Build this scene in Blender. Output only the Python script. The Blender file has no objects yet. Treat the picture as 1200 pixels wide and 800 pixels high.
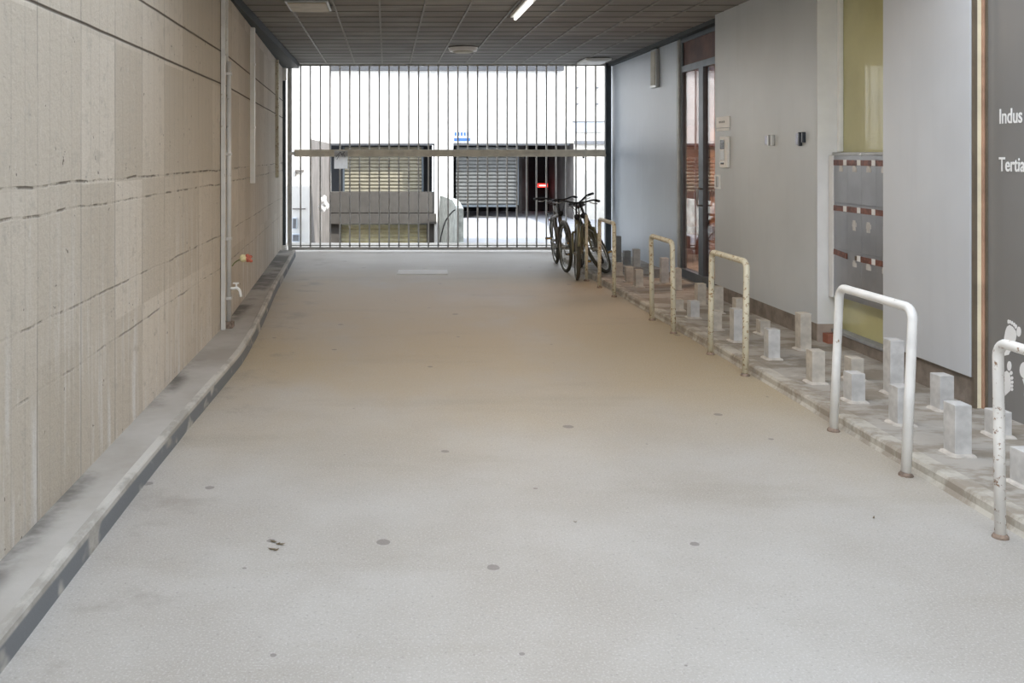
import bpy, bmesh, math, random
from mathutils import Vector, Matrix, noise as mnoise
random.seed(7)
PI = math.pi
C = bpy.context.scene.collection
sc = bpy.context.scene
F = 1100.0; CX = 453.0; CY = 182.0; EYE = 1.6      # focal length and vanishing point of the photo, in its pixels

def at(px, py, Y):
    return Vector(((px-CX)/F*Y, Y, EYE-(py-CY)/F*Y))

# ------------------------------------------------------------------ materials
class NB:
    def __init__(s, name):
        s.m = bpy.data.materials.new(name); s.m.use_nodes = True
        s.t = s.m.node_tree; s.t.nodes.clear()
        s.out = s.n('ShaderNodeOutputMaterial')
        s.co = s.n('ShaderNodeTexCoord').outputs['Object']
    def n(s, k, **kw):
        x = s.t.nodes.new(k)
        for a, b in kw.items(): setattr(x, a, b)
        return x
    def link(s, a, b): s.t.links.new(a, b)
    def setin(s, sock, v):
        if isinstance(v, bpy.types.NodeSocket): s.link(v, sock)
        elif isinstance(v, (tuple, list)) and len(v) == 3 and sock.type == 'RGBA': sock.default_value = (*v, 1)
        else: sock.default_value = v
    def math(s, op, a, b=0.0, c=None, clamp=False):
        x = s.n('ShaderNodeMath', operation=op); x.use_clamp = clamp
        s.setin(x.inputs[0], a); s.setin(x.inputs[1], b)
        if c is not None: s.setin(x.inputs[2], c)
        return x.outputs[0]
    def noise(s, scale, detail=4, rough=.55, vec=None, stretch=None, lo=None, hi=None):
        v = vec or s.co
        if stretch:
            mp = s.n('ShaderNodeMapping'); s.link(v, mp.inputs[0]); mp.inputs['Scale'].default_value = stretch; v = mp.outputs[0]
        x = s.n('ShaderNodeTexNoise'); s.link(v, x.inputs['Vector'])
        x.inputs['Scale'].default_value = scale; x.inputs['Detail'].default_value = detail; x.inputs['Roughness'].default_value = rough
        r = x.outputs['Fac']
        if lo is not None: r = s.ramp(r, lo, hi)
        return r
    def ramp(s, v, lo, hi, a=0.0, b=1.0):
        x = s.n('ShaderNodeMapRange'); x.clamp = True; x.interpolation_type = 'SMOOTHSTEP'
        s.link(v, x.inputs[0])
        x.inputs[1].default_value = lo; x.inputs[2].default_value = hi; x.inputs[3].default_value = a; x.inputs[4].default_value = b
        return x.outputs[0]
    def mix(s, f, a, b, mode='MIX'):
        x = s.n('ShaderNodeMix', data_type='RGBA', blend_type=mode)
        s.setin(x.inputs[0], f); s.setin(x.inputs[6], a); s.setin(x.inputs[7], b)
        return x.outputs[2]
    def xyz(s):
        x = s.n('ShaderNodeSeparateXYZ'); s.link(s.co, x.inputs[0]); return x.outputs
    def bump(s, h, strength=.3, dist=.01, prev=None):
        x = s.n('ShaderNodeBump'); s.link(h, x.inputs['Height'])
        x.inputs['Strength'].default_value = strength; x.inputs['Distance'].default_value = dist
        if prev is not None: s.link(prev, x.inputs['Normal'])
        return x.outputs[0]
    def done(s, col, rough=.8, metal=0.0, normal=None, **kw):
        p = s.n('ShaderNodeBsdfPrincipled')
        s.setin(p.inputs['Base Color'], col); s.setin(p.inputs['Roughness'], rough); s.setin(p.inputs['Metallic'], metal)
        if normal is not None: s.link(normal, p.inputs['Normal'])
        for k, v in kw.items(): s.setin(p.inputs[k.replace('_', ' ')], v)
        s.link(p.outputs[0], s.out.inputs[0])
        return s.m

def plain(name, col, rough=.6, metal=0.0, var=.12, scale=6, bump=0.15, **kw):
    b = NB(name)
    n = b.noise(scale, 5)
    c = b.mix(b.ramp(n, .3, .7), tuple(x*(1-var) for x in col), tuple(min(1, x*(1+var)) for x in col))
    nm = b.bump(b.noise(scale*12, 3), bump, .002) if bump else None
    return b.done(c, rough, metal, nm, **kw)

def worn(name, col, rust, lo=.55, hi=.62, scale=14, rough=.45):
    b = NB(name)
    n = b.noise(scale, 6, .65); f = b.ramp(n, lo, hi)
    base = b.mix(b.ramp(b.noise(5), .35, .7), col, tuple(x*.85 for x in col))
    return b.done(b.mix(f, base, rust), b.ramp(f, 0, 1, rough, .85), 0, b.bump(n, .25, .003))

def shell_concrete():
    b = NB('board marked concrete')
    x, y, z = b.xyz()
    # board by board tone
    bi = b.math('FLOOR', b.math('DIVIDE', b.math('ADD', y, .01), .55))
    bz = b.math('FLOOR', b.math('DIVIDE', z, .73))
    w = b.n('ShaderNodeTexWhiteNoise', noise_dimensions='2D')
    cb = b.n('ShaderNodeCombineXYZ'); b.link(bi, cb.inputs[0]); b.link(bz, cb.inputs[1]); b.link(cb.outputs[0], w.inputs['Vector'])
    tone = w.outputs['Value']
    c = b.mix(tone, (.56, .50, .41), (.71, .65, .56))
    # pale limewashed streaks in the lower half
    st = b.noise(3.2, 6, .6, stretch=(1, 5, .35), lo=.48, hi=.72)
    low = b.ramp(z, 1.7, .2)
    c = b.mix(b.math('MULTIPLY', st, b.math('MULTIPLY', low, .8)), c, (.80, .79, .77))
    c = b.mix(b.ramp(b.noise(.8, 5), .35, .7, 0, .30), c, (.48, .42, .33))
    c = b.mix(b.noise(5, 6, .65, stretch=(1, 2.2, 2.2), lo=.52, hi=.75), c, (.52, .475, .40))
    c = b.mix(b.math('MULTIPLY', b.noise(28, 3, stretch=(1, 1.2, .35), lo=.62, hi=.75), .4), c, (.75, .72, .66))
    # vertical board joints
    fr = b.math('ABSOLUTE', b.math('SUBTRACT', b.math('FRACT', b.math('DIVIDE', b.math('ADD', y, .01), .55)), .5))
    vj = b.math('MULTIPLY', b.ramp(fr, .4905, .497), b.noise(2.5, 3, lo=.35, hi=.62))
    c = b.mix(b.math('MULTIPLY', vj, .65), c, (.27, .24, .20))
    fr2 = b.math('ABSOLUTE', b.math('SUBTRACT', b.math('FRACT', b.math('DIVIDE', y, .1375)), .5))
    c = b.mix(b.math('MULTIPLY', b.ramp(fr2, .44, .5), .22), c, (.25, .22, .18))
    # horizontal pour joints
    wob = b.math('MULTIPLY', b.math('SUBTRACT', b.noise(2.2, 5), .5), b.ramp(z, 2.0, 1.6, .008, .04))
    zz = b.math('ADD', z, wob)
    brk = b.noise(6.0, 5, .7, lo=.46, hi=.60)
    tot = None
    for h, sgt in ((2.50, 1.0), (2.22, 1.0), (1.475, .55), (1.355, .45), (.91, .35), (.63, .3)):
        d = b.math('ABSOLUTE', b.math('SUBTRACT', zz, h))
        l = b.math('MULTIPLY', b.ramp(d, .011 if sgt > .9 else .009, .002), sgt)
        if sgt < .9: l = b.math('MULTIPLY', l, b.math('ADD', b.math('MULTIPLY', brk, 1.3), .12))
        tot = l if tot is None else b.math('MAXIMUM', tot, l)
    c = b.mix(tot, c, (.13, .105, .08))
    chips = b.math('MULTIPLY', b.noise(9, 4, .6, lo=.66, hi=.72), b.math('ADD', b.ramp(tot, 0, .3), .0))
    c = b.mix(b.noise(22, 2, lo=.72, hi=.76), c, (.22, .19, .15))
    h = b.math('SUBTRACT', b.math('MULTIPLY', b.noise(30, 6, .75), .8), b.math('ADD', b.math('MULTIPLY', tot, 1.6), b.math('MULTIPLY', vj, .5)))
    return b.done(c, .9, 0, b.bump(h, .7, .014))

def floor_mat():
    b = NB('worn grey paving screed')
    x, y, z = b.xyz()
    c = b.mix(b.noise(1.1, 6, .6, lo=.35, hi=.68), (.38, .355, .32), (.44, .42, .39))
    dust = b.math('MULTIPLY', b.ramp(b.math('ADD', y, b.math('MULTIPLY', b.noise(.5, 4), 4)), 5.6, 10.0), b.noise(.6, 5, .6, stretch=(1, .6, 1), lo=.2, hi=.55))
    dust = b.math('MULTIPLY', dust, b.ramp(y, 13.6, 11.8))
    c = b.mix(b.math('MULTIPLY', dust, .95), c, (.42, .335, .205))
    c = b.mix(b.math('MULTIPLY', b.noise(.8, 5, .65, stretch=(.5, 1.6, 1), lo=.52, hi=.72), .35), c, (.27, .23, .17))
    c = b.mix(b.math('MULTIPLY', b.noise(120, 2, lo=.5, hi=.72), .5), c, (.60, .59, .58))
    c = b.mix(b.math('MULTIPLY', b.noise(70, 2, lo=.58, hi=.74), .6), c, (.27, .25, .23))
    # dust and soot band along the left kerb
    d = b.math('ABSOLUTE', b.math('ADD', x, 1.0))
    band = b.math('MULTIPLY', b.ramp(d, .42, .05), b.noise(2.6, 5, .65, lo=.5, hi=.72))
    c = b.mix(b.math('MULTIPLY', band, .55), c, (.22, .19, .16))
    # gum spots
    v = b.n('ShaderNodeTexVoronoi', feature='F1', voronoi_dimensions='2D'); b.link(b.co, v.inputs['Vector']); v.inputs['Scale'].default_value = 2.6
    wn = b.n('ShaderNodeTexWhiteNoise', noise_dimensions='3D'); b.link(v.outputs['Position'], wn.inputs['Vector'])
    rr = b.math('MULTIPLY', b.math('POWER', wn.outputs['Value'], 7), .10)
    gum = b.math('GREATER_THAN', rr, b.math('ADD', v.outputs['Distance'], b.math('MULTIPLY', b.noise(30, 2), .03)))
    c = b.mix(b.math('MULTIPLY', gum, .7), c, (.16, .14, .13))
    st = b.noise(1.7, 3, .5, stretch=(1, 1, 1), lo=.69, hi=.76)
    c = b.mix(b.math('MULTIPLY', st, .30), c, (.24, .21, .18))
    h = b.noise(130, 4, .7)
    return b.done(c, .5, 0, b.bump(h, .28, .004))

def pave_mat(name='damp concrete pavement', a=(.42, .39, .35), bb=(.27, .235, .19)):
    b = NB(name)
    c = b.mix(b.noise(2.6, 6, .68, stretch=(.7, 1.6, 1), lo=.42, hi=.58), a, bb)
    c = b.mix(b.math('MULTIPLY', b.noise(7, 4, .6, lo=.6, hi=.75), .5), c, (.13, .10, .075))
    c = b.mix(b.math('MULTIPLY', b.noise(5, 5, lo=.58, hi=.7), .5), c, (.56, .54, .5))
    return b.done(c, .75, 0, b.bump(b.noise(60, 5, .7), .35, .006))

def left_pave_mat():
    b = NB('smooth pavement with soot')
    x, y, z = b.xyz()
    c = b.mix(b.noise(1.4, 5, .6, lo=.35, hi=.68), (.44, .42, .39), (.34, .315, .28))
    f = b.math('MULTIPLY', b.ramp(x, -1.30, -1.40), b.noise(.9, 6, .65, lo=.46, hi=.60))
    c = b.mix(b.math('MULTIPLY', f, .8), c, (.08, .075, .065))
    c = b.mix(b.math('MULTIPLY', b.noise(1.9, 5, .6, lo=.60, hi=.74), .5), c, (.20, .175, .14))
    return b.done(c, .75, 0, b.bump(b.noise(80, 5, .7), .2, .004))

def kerb_mat():
    b = NB('patched kerb mortar')
    x, y, z = b.xyz()
    c = b.mix(b.math('MULTIPLY', b.noise(5, 5, .65, stretch=(1, .5, 1), lo=.45, hi=.62), .6), (.50, .48, .44), (.24, .22, .19))
    c = b.mix(b.math('MULTIPLY', b.ramp(z, .082, .07), b.noise(5, 3, stretch=(1, .6, 1), lo=.33, hi=.45)), c, (.19, .20, .21))
    return b.done(c, .8, 0, b.bump(b.noise(50, 5, .7), .3, .005))

def panel_mat(name, col, rough=.35, var=.06):
    b = NB(name)
    c = b.mix(b.noise(.9, 4, .5, lo=.3, hi=.7), tuple(v*(1-var) for v in col), tuple(min(1, v*(1+var)) for v in col))
    c = b.mix(b.math('MULTIPLY', b.noise(3, 5, stretch=(1, 3, .3), lo=.5, hi=.8), .12), c, tuple(v*.7 for v in col))
    return b.done(c, rough, 0, b.bump(b.noise(3, 2), .05, .004))

def ceiling_mat():
    b = NB('grey fibre ceiling boards')
    c = b.mix(b.noise(.9, 4, lo=.35, hi=.65), (.25, .245, .235), (.37, .365, .35))
    c = b.mix(b.noise(6, 5, .6, stretch=(.3, 4, 1), lo=.35, hi=.7), c, (.25, .245, .235))
    return b.done(c, .8, 0, b.bump(b.noise(50, 4), .2, .004))

def glass_mat(name, tint, fac=.35, rough=.0):
    b = NB(name)
    fr = b.n('ShaderNodeLayerWeight'); fr.inputs['Blend'].default_value = .5
    tr = b.n('ShaderNodeBsdfTransparent'); tr.inputs[0].default_value = (*tint, 1)
    gl = b.n('ShaderNodeBsdfGlossy'); gl.inputs['Roughness'].default_value = rough
    nb = b.bump(b.noise(1.6, 2), .04, .01); b.link(nb, gl.inputs['Normal'])
    mx = b.n('ShaderNodeMixShader'); b.link(b.math('ADD', b.math('MULTIPLY', b.math('POWER', fr.outputs['Facing'], 3.5), .95), .04, clamp=True), mx.inputs[0])
    b.link(tr.outputs[0], mx.inputs[1]); b.link(gl.outputs[0], mx.inputs[2]); b.link(mx.outputs[0], b.out.inputs[0])
    return b.m

def emis(name, col, s):
    b = NB(name); e = b.n('ShaderNodeEmission'); e.inputs[0].default_value = (*col, 1); e.inputs[1].default_value = s
    b.link(e.outputs[0], b.out.inputs[0]); return b.m

def bands_mat(name, cols, axis=2, period=1.0):
    """flat colours on a small sign, in stripes along the axis (object space, 0..1 of its size)"""
    b = NB(name); v = b.n('ShaderNodeTexCoord').outputs['Generated']
    x = b.n('ShaderNodeSeparateXYZ'); b.link(v, x.inputs[0])
    c = cols[0][1]
    for lim, cc in cols[1:]:
        c = b.mix(b.math('GREATER_THAN', x.outputs[axis], lim), c, cc)
    return b.done(c, .5)

M = {
 'concrete': shell_concrete(), 'floor': floor_mat(), 'pave': pave_mat(), 'lpave': left_pave_mat(), 'kerb': kerb_mat(), 'rkerb': pave_mat('pale worn kerb edge', (.52, .49, .43), (.32, .28, .23)),
 'ceiling': ceiling_mat(), 'tee': plain('dull ceiling runner', (.26, .25, .23), .5, .2),
 'tee_d': plain('dark ceiling joint', (.075, .075, .07), .8),
 'dark_trim': plain('dark blue green girder and shadow strip', (.022, .032, .036), .6),
 'panel': panel_mat('grey facade panel', (.60, .64, .67), .38),
 'panel_far': panel_mat('pale blue grey facade panel', (.55, .615, .70), .33),
 'panel_c': panel_mat('light grey facade panel', (.60, .625, .66), .36),
 'panel_w': plain('white jamb paint', (.80, .80, .79), .5, var=.03),
 'vinyl': panel_mat('dark grey shopfront film', (.22, .215, .21), .32),
 'plinth': plain('brown grey stone plinth', (.235, .20, .17), .7, var=.25, scale=9),
 'plinth_l': plain('beige stone plinth', (.42, .35, .29), .7, var=.15),
 'redbrick': plain('brick red paint', (.33, .13, .085), .8),
 'olive': plain('olive yellow enamel panel', (.56, .54, .27), .28, var=.12, scale=1.5, bump=.02, Coat_Weight=.6),
 'steel': plain('brushed steel', (.45, .45, .44), .35, .9, var=.08),
 'steel_mail': plain('brushed letterbox steel', (.36, .37, .39), .30, .7, var=.10, scale=3),
 'brass': plain('pale brass profile', (.92, .84, .62), .30, .15, var=.1),
 'bronze': plain('bronze profile', (.20, .165, .12), .45, .4),
 'white': plain('white paint', (.90, .90, .88), .45, var=.04),
 'white_old': worn('old white pipe paint', (.72, .70, .66), (.38, .33, .26), .60, .68, 9),
 'hoop_w': worn('white hoop paint', (.86, .85, .82), (.35, .25, .16), .66, .70, 16, .35),
 'hoop_c': worn('cream hoop paint with rust', (.72, .67, .52), (.36, .25, .13), .56, .62, 34),
 'hoop_r': worn('white hoop paint with heavy rust', (.84, .82, .78), (.30, .19, .12), .57, .63, 26),
 'rust': plain('rusted steel', (.24, .18, .14), .9, var=.4, scale=30),
 'gate': plain('grey galvanised gate steel', (.55, .55, .54), .5, .0),
 'gate_rail': plain('pale gate rail', (.86, .80, .68), .5, .0),
 'gate_post': plain('dark gate post paint', (.045, .06, .07), .5),
 'stone': plain('pale grey stone block', (.58, .57, .555), .7, var=.14, scale=12),
 'stone_d': plain('mid grey stone block', (.29, .30, .31), .7, var=.14, scale=12),
 'stone_b': plain('beige stone block', (.55, .505, .44), .7, var=.16, scale=12),
 'mortar': plain('pale mortar', (.54, .50, .45), .9, var=.15, scale=20),
 'render': plain('white courtyard render', (.86, .855, .84), .9, var=.03, scale=2),
 'render_c': plain('cream courtyard render', (.80, .77, .70), .9, var=.1, scale=4),
 'band': plain('grey slab edge', (.20, .21, .23), .8),
 'band_d': plain('dark grey slab edge', (.085, .09, .10), .8),
 'taupe': plain('taupe parapet render', (.10, .092, .083), .9, var=.1, scale=5),
 'greywall': plain('grey courtyard side wall', (.20, .185, .175), .9, var=.2, scale=2),
 'dark': plain('dark garage interior', (.03, .03, .032), .9),
 'sh_beige': plain('beige shutter slat', (.34, .315, .24), .5),
 'sh_yel': plain('pale yellow shutter slat', (.88, .82, .56), .5),
 'sh_grey': plain('grey shutter slat', (.16, .165, .16), .5),
 'court': plain('pale courtyard paving', (.42, .43, .46), .8, var=.08, scale=3),
 'parapet': plain('grey green weathered parapet', (.50, .53, .50), .8, var=.35, scale=6),
 'black': plain('black rubber', (.018, .018, .018), .6, bump=0),
 'tyre': plain('worn tyre rubber', (.07, .068, .05), .8),
 'bike_g': plain('olive green bicycle enamel', (.20, .19, .11), .45, .1),
 'bike_b': plain('dark brown bicycle enamel', (.13, .11, .09), .4, .1),
 'chrome': plain('dulled chrome', (.55, .54, .50), .3, .9),
 'saddle': plain('brown saddle leather', (.06, .035, .025), .5),
 'amber': plain('amber reflector', (.75, .42, .08), .3),
 'red': plain('red plastic', (.45, .055, .03), .5),
 'brown_in': plain('reddish brown timber', (.30, .115, .075), .6, var=.3, scale=3),
 'brown_d': plain('dark brown timber', (.13, .055, .04), .6, var=.3, scale=3),
 'tan_in': plain('tan timber', (.42, .25, .17), .6, var=.2),
 'alu': plain('grey aluminium frame', (.13, .155, .18), .4, .3),
 'alu_l': plain('pale aluminium frame', (.55, .55, .53), .35, .5),
 'glass': glass_mat('door glass', (.86, .80, .78)),
 'label': plain('brown name strip', (.17, .06, .038), .35, var=.45, scale=25),
 'paper': plain('white paper', (.86, .86, .86), .9, var=.02, bump=0),
 'ink': plain('grey ink', (.32, .32, .33), .9),
 'beige_l': plain('beige lamp diffuser', (.50, .46, .36), .5),
 'blue': plain('blue enamel', (.06, .16, .45), .5),
 'petal_y': plain('faded yellow petals', (.84, .76, .45), .8, var=.15, scale=30),
 'petal_r': plain('faded red petals', (.58, .17, .11), .8, var=.2, scale=30),
 'leafm': plain('dry brown leaf', (.22, .17, .10), .9),
 'stem': plain('olive stem', (.18, .20, .08), .8),
 'screen': plain('dark intercom screen', (.03, .035, .045), .2, bump=0),
 'mark': plain('blue grey glazed bracket', (.42, .44, .55), .3, .3),
 'tube_on': emis('lit fluorescent tube', (1, .97, .92), 1.6),
 'fill_tube_on': emis('lit added warm tube', (1.0, .80, .52), 3.0),
 'red_on': emis('lit red sign', (1.0, .04, .03), 1.1),
 'mosspatch': plain('white floor plate', (.80, .80, .79), .6, var=.04),
}

# ------------------------------------------------------------------ mesh helpers
def new(): return bmesh.new()

def box(bm, x0, x1, y0, y1, z0, z1, bev=0.0, rot=None, piv=None):
    r = bmesh.ops.create_cube(bm, size=1)
    vs = r['verts']
    for v in vs:
        v.co = Vector(((x0+x1)/2+v.co.x*(x1-x0), (y0+y1)/2+v.co.y*(y1-y0), (z0+z1)/2+v.co.z*(z1-z0)))
    if bev:
        es = list({e for v in vs for e in v.link_edges})
        g = bmesh.ops.bevel(bm, geom=es, offset=bev, segments=2, affect='EDGES', profile=.6)
        vs = list({v for f in g['faces'] for v in f.verts} | {v for v in vs if v.is_valid})
    if rot is not None:
        p = Vector(piv)
        for v in vs: v.co = p + rot @ (v.co-p)
    return vs

def sweep(bm, pts, r, n=10, closed=False, flat=None):
    pts = [Vector(p) for p in pts]; L = len(pts); rings = []
    def tang(i):
        if closed: return (pts[(i+1) % L]-pts[i-1]).normalized()
        a = pts[max(i-1, 0)]; b = pts[min(i+1, L-1)]; return (b-a).normalized()
    t = tang(0); up = Vector((0, 0, 1)) if abs(t.z) < .9 else Vector((1, 0, 0))
    nrm = (up - t*up.dot(t)).normalized()
    for i in range(L):
        t = tang(i); nrm = (nrm - t*nrm.dot(t)).normalized(); bn = t.cross(nrm)
        rr = r[i] if isinstance(r, (list, tuple)) else r
        rings.append([bm.verts.new(pts[i] + (nrm*math.cos(2*PI*k/n) + bn*math.sin(2*PI*k/n))*rr) for k in range(n)])
    m = L if closed else L-1
    for i in range(m):
        a = rings[i]; b = rings[(i+1) % L]
        for k in range(n):
            try: bm.faces.new((a[k], a[(k+1) % n], b[(k+1) % n], b[k]))
            except ValueError: pass
    if not closed:
        bm.faces.new(list(reversed(rings[0]))); bm.faces.new(rings[-1])

def cyl(bm, a, b, r, n=16): sweep(bm, [a, b], r, n)

def ring(bm, c, R, r, ax_u, ax_v, seg=40, n=8):
    sweep(bm, [Vector(c)+(Vector(ax_u)*math.cos(2*PI*i/seg)+Vector(ax_v)*math.sin(2*PI*i/seg))*R for i in range(seg)], r, n, True)

def prism(bm, poly, axis, a, b):
    """extrude a polygon (list of 2d) along axis from a to b"""
    def P(p, t):
        if axis == 'x': return Vector((t, p[0], p[1]))
        if axis == 'y': return Vector((p[0], t, p[1]))
        return Vector((p[0], p[1], t))
    v0 = [bm.verts.new(P(p, a)) for p in poly]; v1 = [bm.verts.new(P(p, b)) for p in poly]
    n = len(poly)
    bm.faces.new(v0); bm.faces.new(list(reversed(v1)))
    for i in range(n): bm.faces.new((v0[i], v1[i], v1[(i+1) % n], v0[(i+1) % n]))

def ball(bm, c, r, seg=12, sc_=(1, 1, 1)):
    g = bmesh.ops.create_uvsphere(bm, u_segments=seg, v_segments=max(6, seg//2), radius=r)
    for v in g['verts']: v.co = Vector(c)+Vector((v.co.x*sc_[0], v.co.y*sc_[1], v.co.z*sc_[2]))

def obj(name, bm, m, parent=None, smooth=False, world=True, mats=None):
    """link a bmesh as one object; coordinates are world ones and are made local to the parent thing"""
    bmesh.ops.recalc_face_normals(bm, faces=bm.faces[:])
    me = bpy.data.meshes.new(name); bm.to_mesh(me); bm.free()
    o = bpy.data.objects.new(name, me); C.objects.link(o)
    me.materials.append(M[m] if isinstance(m, str) else m)
    if mats:
        for x in mats: me.materials.append(M[x])
    if parent is not None:
        o.parent = parent
        if world and origin(parent).length > 0:
            me.transform(Matrix.Translation(-origin(parent)))
    for p in me.polygons: p.use_smooth = smooth
    return o

def origin(o):
    v = Vector((0, 0, 0))
    while o is not None: v += o.location; o = o.parent
    return v

def tag(o, label, cat, group=None):
    o['label'] = label; o['category'] = cat
    if group: o['group'] = group
    return o

def thing(name, label, cat, loc=(0, 0, 0), group=None):
    o = bpy.data.objects.new(name, None); o.empty_display_size = .1; C.objects.link(o); o.location = loc
    return tag(o, label, cat, group)

def struct(name, bm, m, parent=None, smooth=False):
    o = obj(name, bm, m, parent, smooth)
    if parent is None: o['kind'] = 'structure'
    return o

# ------------------------------------------------------------------ the setting
GZ = 15.57            # plane of the gate
CH = 3.13             # ceiling
HP = .055             # right pavement
HL = .10              # left pavement
XW = 3.58
CY0 = 5.8            # street edge of the passage roof
def wl(Y): return -1.43 if Y < 8.25 else -1.445-.037*(Y-8.25)

bm = new()
pts = [(-30, -25), (30, -25), (30, 17.2), (-30, 17.2)]
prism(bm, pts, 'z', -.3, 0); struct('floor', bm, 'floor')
bm = new(); prism(bm, [(1.42, 17.2), (12, 17.2), (12, 28), (1.42, 28)], 'z', -.35, 0); struct('floor_courtyard', bm, 'court')
# sunken bay with its ramp
bm = new(); prism(bm, [(17.2, -.32), (18.2, -.45), (23.5, -1.0), (27, -1.0), (27, -1.3), (17.2, -1.3)], 'x', -1.42, 1.42)
struct('floor_ramp', bm, 'taupe')

# left wall, bent where the pipes run
bm = new()
poly = [(-3, -5), (-1.43, -5), (-1.43, 8.25), (wl(15.46), 15.46), (-3, 15.46)]
prism(bm, poly, 'z', 0, CH+.02); box(bm, -3, -1.43, -5, CY0, CH+.02, 4.6); struct('wall_left', bm, 'concrete')

# left pavement and its kerb, which swings towards the wall
kp = [(-1.2, -3), (-1.20, 1.2), (-1.195, 2.9), (-1.185, 4.2), (-1.175, 4.8), (-1.155, 5.7), (-1.13, 6.5), (-1.115, 7.2), (-1.135, 8.0), (-1.175, 8.9), (-1.23, 9.9), (-1.29, 11.0), (-1.35, 12.6), (-1.40, 13.8), (-1.445, 14.9)]
def smoothpath(p, n=6):
    out = []
    for i in range(len(p)-1):
        p0 = p[max(i-1, 0)]; p1 = p[i]; p2 = p[i+1]; p3 = p[min(i+2, len(p)-1)]
        for k in range(n):
            t = k/n
            out.append(tuple(.5*((2*p1[j])+(-p0[j]+p2[j])*t+(2*p0[j]-5*p1[j]+4*p2[j]-p3[j])*t*t+(-p0[j]+3*p1[j]-3*p2[j]+p3[j])*t**3) for j in range(len(p1))))
    out.append(tuple(p[-1])); return out
kpath = smoothpath(kp)
bm = new()
prof = [(-.045, 0), (-.045, HL+.002), (-.040, HL+.008), (-.010, HL+.006), (-.002, HL-.004), (0, HL-.02), (.004, 0)]
rows = []
for i, (x, y) in enumerate(kpath):
    w = mnoise.noise(Vector((0, y*3, 0)))*.003
    rows.append([bm.verts.new((x+dx+w*(dx > -.03), y, dz+(mnoise.noise(Vector((5, y*4, 0)))*.002 if dz else 0))) for dx, dz in prof])
for i in range(len(rows)-1):
    for k in range(len(prof)-1): bm.faces.new((rows[i][k], rows[i][k+1], rows[i+1][k+1], rows[i+1][k]))
bm.faces.new(rows[0]); bm.faces.new(rows[-1])
struct('trim_left_kerb', bm, 'kerb', smooth=False)
bm = new()
poly = [(x-.045, y) for x, y in kpath]
poly += [(wl(14.9), 14.9), (wl(8.25), 8.25), (-1.43, -3)]
prism(bm, poly, 'z', 0, HL); struct('floor_left_pavement', bm, 'lpave')

# right pavement with its kerb
bm = new(); prism(bm, [(2.78, -3), (3.95, -3), (3.95, 15.2), (2.78, 15.2)], 'z', 0, HP); struct('floor_right_pavement', bm, 'pave')
bm = new()
n = 120; rows = []
prof = [(.11, 0), (.11, HP+.004), (.055, HP+.006), (.048, HP+.012), (.012, HP+.010), (.002, HP-.004), (0, .02), (-.012, 0)]
for i in range(n+1):
    y = -3+i*(18.2/n); w = mnoise.noise(Vector((2, y*2.2, 0)))*.010
    rows.append([bm.verts.new((2.67+dx+w*(dx < .05), y, dz+(mnoise.noise(Vector((8, y*3, 0)))*.006 if dz else 0))) for dx, dz in prof])
for i in range(n):
    for k in range(len(prof)-1): bm.faces.new((rows[i][k], rows[i][k+1], rows[i+1][k+1], rows[i+1][k]))
bm.faces.new(rows[0]); bm.faces.new(rows[-1])
struct('trim_right_kerb', bm, 'rkerb')

# ceiling with its boards, runners and dark left girder, and a painted shadow strip at the right
bm = new(); box(bm, -3, 7.2, CY0, 15.85, CH, CH+.35); cei = struct('ceiling', bm, 'ceiling')
bm = new()
x = -1.445+.46
while x < 3.6:
    box(bm, x-.016, x+.004, CY0, 15.6, CH-.012, CH); x += .46
obj('runner', bm, 'tee', cei)
bm = new(); y = 15.3
x = -1.445
while y > CY0:
    box(bm, -1.44, 3.7, y-.012, y+.012, CH-.003, CH+.001); y -= .41
obj('board_joint', bm, 'tee_d', cei)
bm = new()
prism(bm, [(-1.43, CY0), (-1.415, CY0), (-1.445, 15.55), (wl(15.55), 15.55), (-1.445, 8.25)], 'z', CH-.09, CH)
struct('trim_left_girder', bm, 'dark_trim')
bm = new(); box(bm, 3.66, 3.75, 10.3, 15.55, CH-.05, CH); struct('trim_right_shadow_strip', bm, 'dark_trim')  # dark strip stands in for the shadow gap between ceiling and wall

# right hand facade
bm = new(); box(bm, 3.75, 3.84, 12.13, 15.7, HP, CH); struct('wall_right_far', bm, 'panel_far')
bm = new(); box(bm, XW, XW+.12, 7.81, 10.23, .2, CH); struct('wall_right_middle', bm, 'panel')
bm = new(); box(bm, XW+.004, XW+.3, 7.815, 10.23, 0, .2); struct('baseboard_right_middle', bm, 'plinth')
bm = new(); box(bm, XW+.12, 3.79, 7.81, 10.23, .2, CH); struct('wall_jamb', bm, 'panel_w')
bm = new(); box(bm, XW+.0, 3.8, 7.802, 7.815, .2, CH); struct('trim_jamb', bm, 'panel_w')
bm = new(); box(bm, XW+.0, 3.72, 7.80, 7.815, 0, .2); struct('baseboard_jamb', bm, 'plinth_l')
bm = new(); box(bm, 3.62, 3.70, 7.70, 7.79, 0, .13); struct('trim_red_corner', bm, 'redbrick')
bm = new(); box(bm, 3.78, 3.86, 6.0, 7.81, .15, CH); struct('wall_olive', bm, 'olive')
bm = new(); box(bm, 3.70, 3.86, 6.0, 7.79, 0, .14, .006); struct('baseboard_olive', bm, 'plinth')
bm = new(); box(bm, 3.69, 3.78, 6.78, 7.79, .14, .165, .004); struct('trim_olive_sill', bm, 'stone_d')
bm = new(); box(bm, 3.742, 3.778, 7.76, 7.80, 1.63, CH, .004); struct('trim_olive_edge', bm, 'white')
bm = new(); box(bm, XW, XW+.03, 5.76, 6.77, .24, CH, .003); struct('wall_right_near', bm, 'panel_c')
bm = new(); box(bm, XW+.03, XW+.10, 5.80, 6.75, .24, CH); struct('trim_near_back', bm, 'bronze')
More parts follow.
